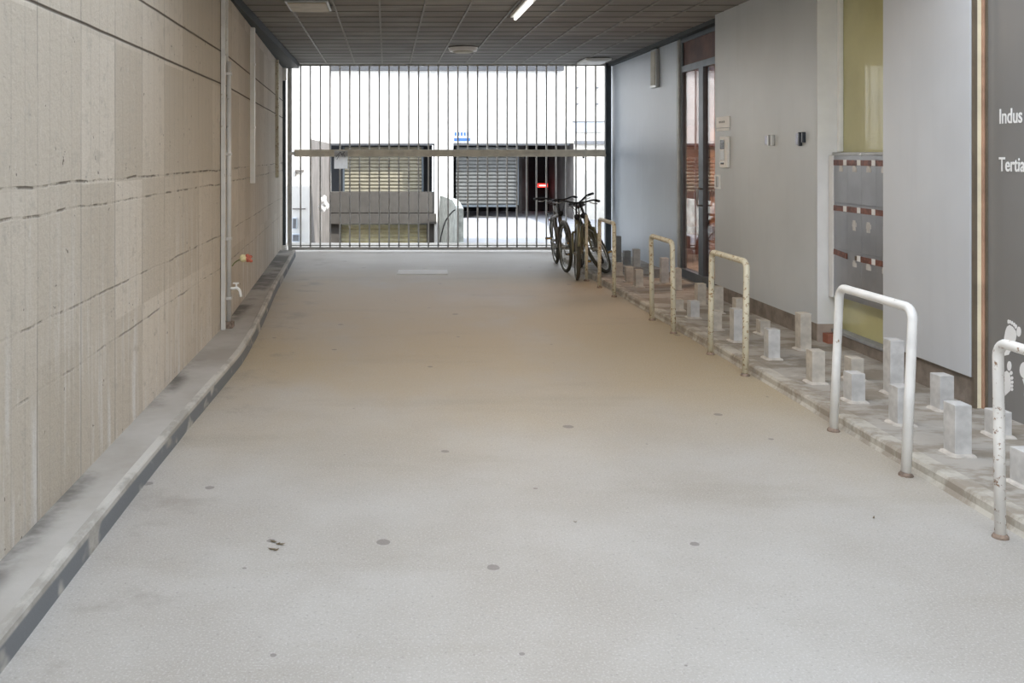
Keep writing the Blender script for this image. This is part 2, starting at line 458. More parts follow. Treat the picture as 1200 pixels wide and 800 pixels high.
bm = new(); box(bm, XW+.03, 3.86, 5.765, 6.77, 0, .24); struct('baseboard_right_near', bm, 'plinth')
bm = new(); box(bm, 3.66, 3.75, -5, 5.74, HP, CH); box(bm, 3.66, 3.75, -5, CY0, CH, 8.5); struct('wall_shopfront', bm, 'vinyl')  # upper box is unseen, raised to keep the sun off the drive
# bronze and brass profile in front of the shopfront joint
bm = new(); box(bm, 3.588, 3.606, 5.73, 5.757, HP, CH); box(bm, 3.648, 3.66, 5.71, 5.76, HP, CH); struct('trim_profile_dark', bm, 'bronze')
bm = new(); box(bm, 3.606, 3.635, 5.735, 5.757, HP, CH, .003); struct('trim_profile', bm, 'brass')
bm = new(); box(bm, 3.635, 3.648, 5.72, 5.757, HP, CH, .003); struct('trim_profile_inner', bm, 'tan_in')

# room behind the glass door
bm = new()
box(bm, 3.86, 6.6, 14.6, 14.7, 0, CH); box(bm, 6.5, 6.6, 10.0, 14.6, 0, CH); box(bm, 3.86, 6.5, 10.0, 10.1, 0, CH)
struct('wall_lobby', bm, 'brown_in')
bm = new(); box(bm, 3.95, 6.5, 10.1, 14.6, 0, .06); struct('floor_lobby', bm, 'stone_b')

# glass door
dr = bpy.data.objects.new('door_1', None); C.objects.link(dr); dr.location = (3.80, 11.1, HP); dr['kind'] = 'structure'
bm = new()
box(bm, 3.755, 3.80, 12.09, 12.135, HP, CH-.02)
obj('frame_edge', bm, 'alu_l', dr)
bm = new()
box(bm, 3.785, 3.845, 12.02, 12.09, .16, CH-.02); box(bm, 3.785, 3.845, 10.24, 10.32, .16, CH-.02)
box(bm, 3.785, 3.845, 10.32, 12.02, 2.66, 2.74); box(bm, 3.785, 3.845, 10.32, 12.02, CH-.09, CH-.02)
box(bm, 3.76, 3.86, 10.24, 12.09, HP, .16)
obj('frame', bm, 'alu', dr)
for y0, y1 in ((10.32, 11.20), (11.36, 12.02)):
    bm = new(); box(bm, 3.806, 3.818, y0, y1, .16, 2.66); obj('pane', bm, 'glass', dr)
bm = new(); box(bm, 3.775, 3.85, 11.20, 11.36, .16, 2.66); st = obj('stile', bm, 'alu', dr)
bm = new()
sweep(bm, [(3.775, 11.24, 1.0), (3.725, 11.24, 1.0), (3.72, 11.24, 1.02), (3.72, 11.24, 1.18), (3.725, 11.24, 1.2), (3.775, 11.24, 1.2)], .011, 8)
obj('handle', bm, 'steel', dr, True)
bm = new(); box(bm, 3.806, 3.818, 10.32, 12.02, 2.74, CH-.09); obj('transom_reflection_panel', bm, 'brown_d', dr)  # opaque brown stands in for the ceiling's warm reflection

# lobby timber fittings seen through the glass
t = thing('timber_rack', 'reddish brown timber rack with cross boards inside the lobby behind the glass door', 'rack', (4.6, 13.6, .06))
bm = new()
for (x0, x1, y0, y1) in ((4.2, 4.3, 13.4, 13.5), (4.62, 4.72, 13.4, 13.5), (5.1, 5.2, 13.4, 13.5)): box(bm, x0, x1, y0, y1, .06, 2.1, .004)
obj('upright', bm, 'tan_in', t)
bm = new()
for z in (.5, 1.1, 1.72, 2.02): box(bm, 4.1, 5.3, 13.35, 13.4, z, z+.09, .004)
obj('cross_board', bm, 'brown_d', t)

# ------------------------------------------------------------------ pipes on the left wall
def conduit(name, label, x, y, w, z0, z1, m, round_=False, extra=()):
    t = thing(name, label, 'pipe', (x, y, z0))
    bm = new()
    if round_: cyl(bm, (x, y, z0), (x, y, z1), w/2, 16)
    else: box(bm, x-w/2, x+w/2, y-w/2, y+w/2, z0, z1, .004)
    obj('duct', bm, m, t, round_)
    for z in extra:
        bm = new(); box(bm, x-w/2-.008, x+w/2+.004, y-w/2-.006, y+w/2+.006, z, z+.025, .003)
        obj('clamp', bm, m, t)
    return t
conduit('cable_duct', 'slim white square duct running the full height of the left concrete wall', -1.405, 8.08, .036, HL, CH-.09, 'white_old')
p2 = conduit('water_pipe', 'round white pipe beside the slim square duct, carrying the small tap', -1.378, 8.2, .044, HL, 2.42, 'white_old', True, (.34, .86, 1.6, 2.3))
bm = new(); box(bm, -1.40, -1.385, 8.195, 8.215, 2.42, CH-.09); obj('upper_duct', bm, 'white_old', p2)
bm = new(); box(bm, -1.425, -1.335, 8.13, 8.24, HL, HL+.05, .006); obj('pipe_foot', bm, 'rust', p2)
conduit('wall_duct', 'short pale duct ending halfway down the left wall beyond the pipes', wl(10.45)+.032, 10.45, .06, 1.29, 3.02, 'white', False, (1.9, 2.6))
conduit('wall_duct', 'stained pale duct on the left wall closest to the gate', wl(13.98)+.028, 13.98, .05, 1.27, 3.02, 'hoop_c', False, (1.6, 2.3))
# tap
tp = thing('tap', 'small white metal tap sticking out from the round pipe on the left wall', 'tap', (-1.345, 8.16, .48))
bm = new(); sweep(bm, smoothpath([(-1.352, 8.16, .445), (-1.33, 8.15, .445), (-1.30, 8.15, .45), (-1.272, 8.14, .425), (-1.262, 8.14, .375)], 4), [.012]*8+[.013]*9, 10); obj('spout', bm, 'white', tp, True)
bm = new(); cyl(bm, (-1.305, 8.15, .45), (-1.305, 8.15, .485), .008, 8); box(bm, -1.335, -1.28, 8.142, 8.158, .485, .497, .003); obj('tap_handle', bm, 'white', tp)
# bloom stuck behind the pipe
fl = thing('artificial_flower', 'faded yellow and red rose bloom sticking out from the left wall above the tap', 'flower', (-1.27, 8.25, .68))
c0 = Vector((-1.245, 8.22, .70))
bm = new(); random.seed(3)
for k in range(26):
    a = random.uniform(0, 2*PI); b_ = random.uniform(-.9, .9)
    d = Vector((math.cos(a)*math.cos(b_)*1.0, math.sin(a)*math.cos(b_), math.sin(b_)))
    p = c0+Vector((-.01, 0, 0))+d*.032
    u = d.orthogonal().normalized(); v = d.cross(u)
    grid = [[bm.verts.new(p+u*(i-1.5)*.014+v*(j-1.5)*.014+d*(-.004*((i-1.5)**2+(j-1.5)**2)+.004*random.random())) for j in range(4)] for i in range(4)]
    for i in range(3):
        for j in range(3): bm.faces.new((grid[i][j], grid[i][j+1], grid[i+1][j+1], grid[i+1][j]))
ball(bm, c0+Vector((-.01, 0, 0)), .034)
obj('yellow_petals', bm, 'petal_y', fl, True)
bm = new()
for k in range(18):
    a = random.uniform(0, 2*PI); r = random.uniform(.005, .03)
    p = c0+Vector((.035+random.uniform(-.01, .022), math.cos(a)*r, math.sin(a)*r))
    ball(bm, p, .016, 8, (1.1, .5, .8))
obj('red_petals', bm, 'petal_r', fl, True)
bm = new(); sweep(bm, smoothpath([(-1.28, 8.23, .69), (-1.31, 8.225, .675), (-1.335, 8.22, .655), (-1.352, 8.215, .63)], 4), .005, 6); obj('stem', bm, 'stem', fl)

# ------------------------------------------------------------------ ceiling and wall lamps
t = thing('ceiling_light', 'square beige recessed ceiling lamp near the left wall', 'ceiling light', (-.785, 9.5, CH-.03))
bm = new(); box(bm, -1.0, -.57, 9.18, 9.79, CH-.03, CH-.013, .004); obj('lamp_frame', bm, 'steel', t)
bm = new(); box(bm, -.975, -.595, 9.21, 9.76, CH-.042, CH-.03, .004); obj('diffuser', bm, 'beige_l', t)
t = thing('ceiling_light', 'long white tube fixture under the right half of the ceiling', 'ceiling light', (1.38, 9.5, CH-.06))
bm = new(); box(bm, 1.33, 1.43, 8.9, 10.1, CH-.05, CH-.013, .006); obj('lamp_body', bm, 'white', t)
bm = new(); cyl(bm, (1.38, 8.94, CH-.068), (1.38, 10.06, CH-.068), .016, 12); obj('tube', bm, 'tube_on', t, True)
t = thing('ceiling_light', 'round flat pale lamp disc on the ceiling towards the gate', 'ceiling light', (1.08, 13.25, CH-.04))
bm = new(); g = bmesh.ops.create_cone(bm, cap_ends=True, segments=36, radius1=.19, radius2=.21, depth=.05)
for v in g['verts']: v.co += Vector((1.08, 13.25, CH-.038))
obj('lamp_body', bm, 'white', t)
bm = new(); g = bmesh.ops.create_cone(bm, cap_ends=True, segments=36, radius1=.12, radius2=.15, depth=.02)
for v in g['verts']: v.co += Vector((1.08, 13.25, CH-.073))
obj('diffuser', bm, 'beige_l', t)
t = thing('ceiling_light', 'white rectangle standing for the daylit ceiling patch at the corner right above the gate', 'ceiling light', (3.3, 15.0, CH-.05))
bm = new(); box(bm, 3.10, 3.50, 14.6, 15.3, CH-.05, CH-.013, .006); obj('lamp_body', bm, 'white', t)  # white slab stands in for ceiling brightened by daylight from outside
bm = new(); box(bm, 3.13, 3.47, 14.65, 15.25, CH-.06, CH-.05, .004); obj('diffuser', bm, 'white', t)
t = thing('wall_lamp', 'narrow upright grey lamp box high on the right wall beside the glass door', 'wall lamp', (3.73, 13.05, 2.56))
bm = new(); box(bm, 3.70, 3.75, 12.90, 13.16, 2.54, 3.07, .006); obj('lamp_body', bm, 'steel', t)
bm = new(); box(bm, 3.692, 3.70, 12.93, 13.13, 2.57, 3.04, .004); obj('diffuser', bm, 'beige_l', t)
# unseen warm tube added over the drive to warm the passage
for i, (x, y, lab) in enumerate(((1.1, 6.6, 'added warm white ceiling tube, out of view, over the middle of the drive'), )):
    t = thing('ceiling_light', lab, 'ceiling light', (x, y, CH-.06))
    bm = new(); box(bm, x-.06, x+.06, y-.62, y+.62, CH-.05, CH-.013, .006); obj('lamp_body', bm, 'white', t)
    bm = new(); cyl(bm, (x, y-.58, CH-.068), (x, y+.58, CH-.068), .016, 12); obj('tube', bm, 'fill_tube_on', t, True)
def area(name, loc, sx, sy, power, col, rot=(0, 0, 0)):
    l = bpy.data.lights.new(name, 'AREA'); l.shape = 'RECTANGLE'; l.size = sx; l.size_y = sy; l.energy = power; l.color = col
    o = bpy.data.objects.new(name, l); C.objects.link(o); o.location = loc; o.rotation_euler = rot; return o
WARM = (1.0, .80, .58)
area('lamp_and_fill_glow', (1.38, 9.5, CH-.09), .1, 1.1, 10, WARM)
area('lamp_and_fill_glow', (1.1, 6.6, CH-.09), .1, 1.1, 10, WARM)  # warm fill from the added unseen tube
area('lobby_fill', (5.3, 12.2, CH-.1), .6, .6, 45, (1, .8, .62))  # fill light added to brighten the lobby, no fixture modelled

# ------------------------------------------------------------------ gate
g = thing('gate', 'tall grey barred metal gate closing the end of the passage', 'gate', (1.0, GZ, 0))
def gx(px): return (px-CX)/F*GZ
def gz(py): return EYE-(py-CY)/F*GZ
bm = new(); box(bm, gx(338), gx(342), GZ-.025, GZ+.025, .03, CH-.03, .003); obj('side_stile', bm, 'gate', g)
bm = new(); box(bm, gx(337), gx(338.2), GZ-.03, GZ+.0, .10, CH-.03); obj('stile_edge', bm, 'gate_rail', g)
bm = new(); box(bm, gx(709), gx(715.5), GZ-.05, GZ+.05, .0, CH, .004); obj('closing_post', bm, 'gate_post', g)
bm = new(); box(bm, gx(342), gx(709), GZ-.02, GZ+.02, CH-.05, CH-.015); obj('top_rail', bm, 'gate', g)
bm = new(); box(bm, gx(338), gx(709), GZ-.02, GZ+.02, .035, .08); box(bm, gx(338), gx(709), GZ-.012, GZ+.012, .10, .118); obj('bottom_rail', bm, 'gate', g)
bm = new(); box(bm, gx(345), gx(710), GZ-.05, GZ-.018, gz(183.5), gz(180), .003); box(bm, gx(345), gx(710), GZ-.045, GZ-.018, gz(178.8), gz(175.2), .003); box(bm, gx(345), gx(710), GZ-.04, GZ-.016, gz(180.2), gz(178.6))
mr = obj('middle_rail', bm, 'gate_rail', g)
bm = new(); cyl(bm, (gx(339), GZ-.03, gz(179.5)), (gx(346), GZ-.03, gz(179.5)), .03, 12); obj('rail_end_cap', bm, 'white', mr, True)
for px in (547, 613.6, 683):
    bm = new(); cyl(bm, (gx(px), GZ-.06, gz(184.5)), (gx(px), GZ-.03, gz(184.5)), .016, 10); obj('bolt', bm, 'gate_post', mr)
for k in range(31):
    x = gx(352.3+11.52*k)
    bm = new(); box(bm, x-.0125, x+.0125, GZ-.012, GZ+.012, .08, CH-.05, .002); obj('bar', bm, 'gate', g)
# gate hardware at the left
t = thing('gate_post', 'dark upright post with a white motor box on top at the left of the gate', 'gate post', (gx(332.5), GZ+.1, 0))
bm = new(); box(bm, gx(329.8), gx(335.2), GZ-.1, GZ+.0, .12, gz(95), .004); obj('post', bm, 'gate_post', t)
bm = new(); box(bm, gx(330), gx(336), GZ-.12, GZ+.0, gz(95), gz(73.5), .006); obj('motor_box', bm, 'white', t)
bm = new(); box(bm, gx(329), gx(336), GZ-.14, GZ+.0, 0, .12, .006); obj('post_foot', bm, 'white', t)
# notice
t = thing('notice', 'white paper notice hung on the left part of the gate rail', 'notice', (gx(399.5), GZ-.06, gz(187)))
bm = new()
W0, W1 = gx(391.8), gx(407.6)
gr = [[bm.verts.new((W0+(W1-W0)*i/6, GZ-.062-.006*math.sin(i*1.3+j), gz(197.5)+(gz(176.5)-gz(197.5))*j/5)) for j in range(6)] for i in range(7)]
for i in range(6):
    for j in range(5): bm.faces.new((gr[i][j], gr[i+1][j], gr[i+1][j+1], gr[i][j+1]))
bmesh.ops.solidify(bm, geom=bm.faces[:], thickness=.002)
pp = obj('sheet', bm, 'paper', t)
bm = new()
for a, b_ in (((394, 184), (399, 178)), ((399, 178), (402, 183)), ((402, 180), (405, 184)), ((395, 187), (398, 181)), ((400, 182), (404, 178))):
    cyl(bm, (gx(a[0]), GZ-.072, gz(a[1])), (gx(b_[0]), GZ-.072, gz(b_[1])), .006, 6)
obj('scribble', bm, 'ink', t)

# white plate in the floor
bm = new(); c = [at(465, 321.5, 1760/139.5), at(525, 321.5, 1760/139.5), at(524, 316.5, 1760/134.5), at(467, 316.5, 1760/134.5)]
prism(bm, [(p.x, p.y) for p in c], 'z', .0, .008)
tag(obj('floor_plate', bm, 'mosspatch'), 'flat white square plate lying on the drive in front of the gate', 'plate')

# ------------------------------------------------------------------ hoops
def hoop(y_far, y_near, h, x, lean, m, label, r=.0225, foot='rust', hx=None):
    t = thing('hoop_barrier', label, 'hoop barrier', (x, (y_far+y_near)/2, 0), 'metal hoops along the right kerb')
    rc = .06; P = []
    def q(y, z): return (x+lean*z/h, y, z)
    P.append(q(y_near, 0)); P.append(q(y_near, h*.5)); P.append(q(y_near, h-rc))
    for k in range(1, 6):
        a = PI/2*k/5; P.append(q(y_near+rc-rc*math.cos(a), h-rc+rc*math.sin(a)))
    for k in range(0, 6):
        a = PI/2*k/5; P.append(q(y_far-rc+rc*math.sin(a), h-rc+rc*math.cos(a)))
    P.append(q(y_far, h*.5)); P.append(q(y_far, 0))
    bm = new(); sweep(bm, P, r, 14); obj('tube', bm, m, t, True)
    for y in (y_far, y_near):
        bm = new(); sweep(bm, [(x, y, 0), (x, y, .008), (x+lean*.04/h, y, .018)], [r*1.5, r*1.45, r*1.1], 12); obj('foot', bm, foot, t)
    return t
t = thing('steel_post', 'single cream pipe post in front of the olive bicycle', 'post', (2.55, 11.97, 0))
bm = new(); cyl(bm, (2.55, 11.97, 0), (2.55, 11.97, .84), .02, 14); obj('tube', bm, 'hoop_c', t, True)
bm = new(); sweep(bm, [(2.55, 11.97, 0), (2.55, 11.97, .012), (2.55, 11.97, .022)], [.04, .036, .024], 12); obj('foot', bm, 'rust', t)
hoop(11.35, 10.62, .83, 2.575, .0, 'hoop_c', 'cream hoop just in front of the bicycles, second from the gate')
hoop(9.12, 8.44, .82, 2.58, -.01, 'hoop_c', 'cream flaking hoop opposite the glass door, middle of the kerb row')
hoop(7.55, 6.82, .825, 2.605, .012, 'hoop_c', 'rusty cream hoop in front of the grey wall with the intercom')
hoop(5.45, 4.69, .835, 2.595, .036, 'hoop_w', 'clean bright white hoop in front of the letterboxes', .0235)
hoop(3.93, 3.2, .82, 2.57, -.01, 'hoop_r', 'badly rusted white hoop nearest the viewer, cut by the right edge', .0215)

# ------------------------------------------------------------------ stub blocks on the right pavement
# front-face left/right px, top px, bottom px, material, label
BL = [
 (1119, 1139.5, 475, 535, 'stone', 'pale grey block with white front in front of the brass profile'),
 (1101, 1117, 440.5, 482, 'stone', 'grey block beside the light grey panel, just behind a larger one'),
 (1167, 1187, 483, 513, 'stone', 'low grey block half hidden by the rusted nearest hoop'),
 (1200, 1223, 530, 572, 'stone', 'blue grey block cut by the right edge of the photo'),
 (1044, 1060, 399, 463, 'stone', 'tallest grey block, under the letterboxes behind the white hoop'),
 (1052, 1067, 454, 499, 'stone', 'grey block half hidden by the near post of the white hoop'),
 (997.5, 1013.8, 438, 472, 'stone', 'block with a rust stain beside the far post of the white hoop'),
 (997.5, 1012.5, 420, 446, 'stone_b', 'small block close behind the rust-stained one, below the olive panel'),
 (952, 967, 411.5, 450, 'stone_b', 'beige block in the open pavement left of the white hoop'),
 (938, 951.5, 367.5, 410.6, 'stone_b', 'tall narrow block at the foot of the white jamb'),
 (901, 914.7, 386.5, 421.5, 'stone', 'block with pale front right of the rusty cream hoop'),
 (891, 902, 375.6, 392, 'stone_b', 'very low block against the brown plinth of the grey wall'),
 (860, 870.5, 362.5, 401, 'stone', 'tall block seen through the rusty cream hoop beside its near post'),
 (862.5, 872, 350, 378, 'stone_b', 'block against the plinth, behind the tall one inside the rusty hoop'),
 (836, 845, 365, 387, 'stone_b', 'short block just right of the far post of the rusty cream hoop'),
 (837.5, 848, 336, 367.5, 'stone_b', 'beige block at the corner of the grey wall and the glass door'),
 (817.5, 827.5, 332.5, 358, 'stone_b', 'beige block left of the rusty hoop in front of the door sill'),
 (809, 819.5, 353, 373, 'stone', 'white fronted low block left of the rusty cream hoop'),
 (791, 799.5, 351, 364, 'stone_b', 'lowest block beside the near post of the flaking hoop'),
 (790, 798, 314.5, 340, 'stone_b', 'beige block at the left end of the glass door sill'),
 (775.5, 783, 302.5, 332.5, 'stone', 'tall pale block seen inside the flaking middle hoop'),
 (766, 773, 315, 327, 'stone_d', 'little grey block beside the far post of the flaking hoop'),
 (745, 754, 316, 336.7, 'stone_b', 'pale beige block in front of the cluster near the bicycles'),
 (734, 743, 313, 330.7, 'stone_b', 'block left of the pale beige one in the far cluster'),
 (732, 739, 294, 311.6, 'stone_d', 'dark grey block against the blue grey wall in the far cluster'),
 (743, 751, 292, 313.6, 'stone', 'tall pale block right of the dark one in the far cluster'),
 (721, 728, 276.7, 308.7, 'stone_d', 'tall dark grey block by the right gate post'),
 (722, 731, 308, 323, 'stone_b', 'low pale block at the foot of the hoop in front of the bicycles'),
]
H2 = EYE-HP
for i, (fl_, fr_, yt, yb, m, lab) in enumerate(BL):
    Y = H2*F/(yb-CY); xa = (fl_-CX)/F*Y; w = .088; h = (yb-yt)/F*Y
    if abs((fr_-fl_)/F*Y-w) > .02: xa = ((fl_+fr_)/2-CX)/F*Y-w/2
    t = thing('stone_block', lab, 'block', (xa+w/2, Y+.05, HP), 'square stub blocks on the right pavement')
    rz = Matrix.Rotation(random.uniform(-.05, .05), 3, 'Z'); pv = (xa+w/2, Y+.05, HP)
    bm = new(); box(bm, xa, xa+w, Y, Y+.10, HP, HP+h, .004, rz, pv); obj('block_body', bm, m, t)
    bm = new(); ri = []
    for lv, (zz, gr_) in enumerate(((0.0, .026), (.008, .018), (.013, .004))):
        ri.append([])
        for k in range(20):
            a = 2*PI*k/20; cx_, cy_ = math.cos(a), math.sin(a)
            s = 1/max(abs(cx_)/(w/2+gr_), abs(cy_)/(.05+gr_)); s *= 1+(random.uniform(-.06, .04) if lv == 0 else 0)
            ri[-1].append(bm.verts.new((xa+w/2+cx_*s, Y+.05+cy_*s, HP+zz)))
    for a_, b_ in ((0, 1), (1, 2)):
        for k in range(20): bm.faces.new((ri[a_][k], ri[a_][(k+1) % 20], ri[b_][(k+1) % 20], ri[b_][k]))
    bm.faces.new(ri[2]); obj('mortar_base', bm, 'mortar', t)

# ------------------------------------------------------------------ fittings on the right facade
def wy(px, X=XW): return X*F/(px-CX)
def wz(py, Y): return EYE-(py-CY)/F*Y
t = thing('name_plate', 'white two-part name plate above the intercom beside the glass door', 'sign', (XW, 9.97, 1.87))
bm = new(); box(bm, XW-.014, XW, 9.78, 10.16, 1.895, 2.01, .003); obj('plate', bm, 'white', t)
bm = new(); box(bm, XW-.012, XW, 9.80, 10.16, 1.86, 1.889, .003); obj('lower_strip', bm, 'white', t)
bm = new()
for k in range(4): box(bm, XW-.0155, XW-.0135, 9.90+k*.045, 9.93+k*.045, 1.945, 1.965)
obj('lettering', bm, 'ink', t)
t = thing('intercom', 'white intercom panel with dark camera strip on the grey wall', 'intercom', (XW, 9.9, 1.47))
bm = new(); box(bm, XW-.03, XW, 9.79, 10.01, 1.47, 1.80, .008); obj('housing', bm, 'white', t)
bm = new(); box(bm, XW-.034, XW-.03, 9.87, 9.99, 1.665, 1.765, .002); obj('camera_window', bm, 'screen', t)
bm = new(); box(bm, XW-.036, XW-.03, 9.86, 9.985, 1.545, 1.655, .003); obj('speaker_panel', bm, 'alu_l', t)
bm = new(); box(bm, XW-.035, XW-.03, 9.88, 9.97, 1.505, 1.525, .002); obj('button_row', bm, 'screen', t)
t = thing('key_switch', 'small white framed switch low beside the glass door', 'switch', (XW, 10.14, 1.24))
bm = new()
box(bm, XW-.016, XW, 10.18, 10.2, 1.24, 1.39); box(bm, XW-.016, XW, 10.06, 10.08, 1.24, 1.39); box(bm, XW-.016, XW, 10.08, 10.18, 1.24, 1.256); box(bm, XW-.016, XW, 10.08, 10.18, 1.374, 1.39)
obj('rim', bm, 'white', t)
bm = new(); box(bm, XW-.008, XW, 10.08, 10.18, 1.256, 1.374); obj('key_face', bm, 'steel', t)
def bracket(y0, y1, z0, z1, lab, dark):
    t = thing('wall_bracket', lab, 'bracket', (XW, (y0+y1)/2, z0))
    bm = new(); box(bm, XW-.012, XW, (y0*.45+y1*.55), y1, z0+.012, z1-.006, .004); obj('plate', bm, 'mark', t)
    for k, f in enumerate((.42, .08)):
        ya = y0+(y1-y0)*f
        bm = new(); box(bm, XW-.03, XW, ya, ya+.028, z0+(.03 if (k and dark) else 0), z1, .004); obj('clip', bm, 'screen' if dark else 'alu_l', t)
bracket(8.64, 8.86, 1.69, 1.79, 'pale blue grey bracket on the grey wall, nearer the intercom', False)
bracket(8.0, 8.19, 1.68, 1.80, 'darker two-pronged bracket on the grey wall near the white jamb', True)

# letterboxes
XM = 3.68
t = thing('letterbox_bank', 'steel bank of letterboxes in three rows with brown name strips by the white jamb', 'letterboxes', (XM, 7.25, .45))
bm = new(); box(bm, XM, 3.775, 6.64, 7.72, .45, 1.615, .003); obj('housing', bm, 'steel_mail', t)
bm = new(); box(bm, XM-.012, 3.775, 7.72, 7.79, .43, 1.60, .008); obj('end_profile', bm, 'panel_w', t)
bm = new(); box(bm, XM-.008, 3.775, 6.64, 7.735, 1.60, 1.625, .003); obj('top_cap', bm, 'steel', t)
cols = [7.70, 7.48, 7.26, 7.04, 6.82]
random.seed(5)
for r, zt in enumerate((1.585, 1.215, .84)):
    for c_ in range(4):
        y1 = cols[c_]-.0008; y0 = cols[c_+1]+.0008
        bm = new(); box(bm, XM-.008, XM, y0, y1, zt-.3735, zt); d = obj('door', bm, 'steel_mail', t)
        if r == 2 and c_ == 1:
            ya, yb_ = y0, y0+.09
            bm = new(); box(bm, XM-.014, XM-.008, ya, yb_, zt-.06, zt-.028); obj('name_strip', bm, 'bronze', d)
        else:
            rt = Matrix.Rotation(.0 if not (r == 2 and c_ == 0) else .08, 3, 'X')
            bm = new(); box(bm, XM-.014, XM-.008, y0-.0, y1, zt-.066, zt-.022, 0, rt, (XM, y0, zt-.04)); ns = obj('name_strip', bm, 'label', d)
        if not (r == 2 and c_ == 0):
            bm = new(); box(bm, XM-.017, XM-.014, y0-.0, y0+.05, zt-.064, zt-.020); obj('name_card', bm, 'paper', d)
        if not (c_ == 0 and r > 0):
            bm = new(); zc = zt-.115-(.06 if r == 1 else 0)
            w_ = random.uniform(.05, .075)
            box(bm, XM-.010, XM-.008, y0+.07, y0+.07+w_, zc, zc+.035)
            box(bm, XM-.0115, XM-.008, y0+.085, y0+.06+w_, zc-.03*(r == 1), zc+.05)
            obj('sticker', bm, 'stone', d)
bm = new(); ball(bm, (XM-.004, 7.27, 1.607), .012, 10); obj('lock', bm, 'white', t)

# writing on the shopfront film
XD = 3.66
def dy(px): return XD*F/(px-CX)
def write(txt, px, zb, cap, sx, label):
    cu = bpy.data.curves.new('lettering', 'FONT'); cu.body = txt; cu.size = cap/.70; cu.extrude = .0012; cu.offset = .0016
    tmp = bpy.data.objects.new('tmp', cu); C.objects.link(tmp)
    dg = bpy.context.evaluated_depsgraph_get(); dg.update()
    me = bpy.data.meshes.new_from_object(tmp.evaluated_get(dg)); bpy.data.objects.remove(tmp)
    mt = Matrix(((0, 0, -1, 0), (-1, 0, 0, 0), (0, 1, 0, 0), (0, 0, 0, 1)))
    me.transform(mt @ Matrix.Diagonal((sx, 1, 1, 1)))
    o = bpy.data.objects.new('lettering', me); C.objects.link(o); o.location = (XD-.002, dy(px), zb)
    me.materials.clear(); me.materials.append(M['paper']); tag(o, label, 'lettering'); return o
write('Indus', 1171, 1.79, .087, .78, 'white word starting with Indus on the dark grey shopfront film')
write('Tertia', 1171, 1.507, .083, .78, 'white word starting with Tertia, below the other word on the shopfront film')

def blob(bm, pts):
    def W(p): return Vector((XD-.0015, dy(1150+p[0]*.15), EYE-(360+p[1]*.15-CY)/F*dy(1150+p[0]*.15)))
    vs = [bm.verts.new(W(p)) for p in pts]; f = bm.faces.new(vs)
    g_ = bmesh.ops.extrude_face_region(bm, geom=[f]); 
    for v in g_['geom']:
        if isinstance(v, bmesh.types.BMVert): v.co.x += .0014
def ell(cx, cy, rx, ry, n=16, rot=0):
    return [(cx+rx*math.cos(2*PI*k/n)*math.cos(rot)-ry*math.sin(2*PI*k/n)*math.sin(rot), cy+rx*math.cos(2*PI*k/n)*math.sin(rot)+ry*math.sin(2*PI*k/n)*math.cos(rot)) for k in range(n)]
bm = new(); blob(bm, [(180, 235), (190, 180), (202, 150), (222, 138), (246, 152), (270, 185), (277, 215), (270, 255), (250, 300), (215, 370), (180, 378), (165, 350), (172, 290)])
for (a, b_, rx, ry) in ((212, 112, 7, 17), (226, 114, 7, 14), (241, 122, 8, 15), (257, 134, 8, 15), (271, 150, 9, 17), (294, 190, 17, 40)): blob(bm, ell(a, b_, rx, ry))
tag(obj('footprint_sign', bm, 'paper'), 'white bare footprint pointing up, above the rail of the rusted hoop', 'footprint', 'white footprints on the shopfront film')
bm = new(); blob(bm, [(160, 530), (178, 508), (200, 495), (222, 515), (230, 560), (232, 620), (226, 652), (204, 672), (184, 692), (165, 740), (140, 760), (120, 740), (125, 640), (140, 570)])
for (a, b_, rx, ry) in ((219, 458, 17, 38), (234, 512, 11, 16), (240, 552, 10, 14), (242, 585, 10, 13), (240, 614, 10, 12), (240, 641, 10, 13)): blob(bm, ell(a, b_, rx, ry))
tag(obj('footprint_sign', bm, 'paper'), 'white bare footprint right beside the near rusted post, below the rail', 'footprint', 'white footprints on the shopfront film')
bm = new(); blob(bm, ell(338, 490, 38, 64, 20)); blob(bm, [(322, 560), (350, 548), (380, 580), (385, 640), (365, 700), (335, 690), (340, 620)])
tag(obj('footprint_sign', bm, 'paper'), 'white footprint cut by the right edge of the photo', 'footprint', 'white footprints on the shopfront film')

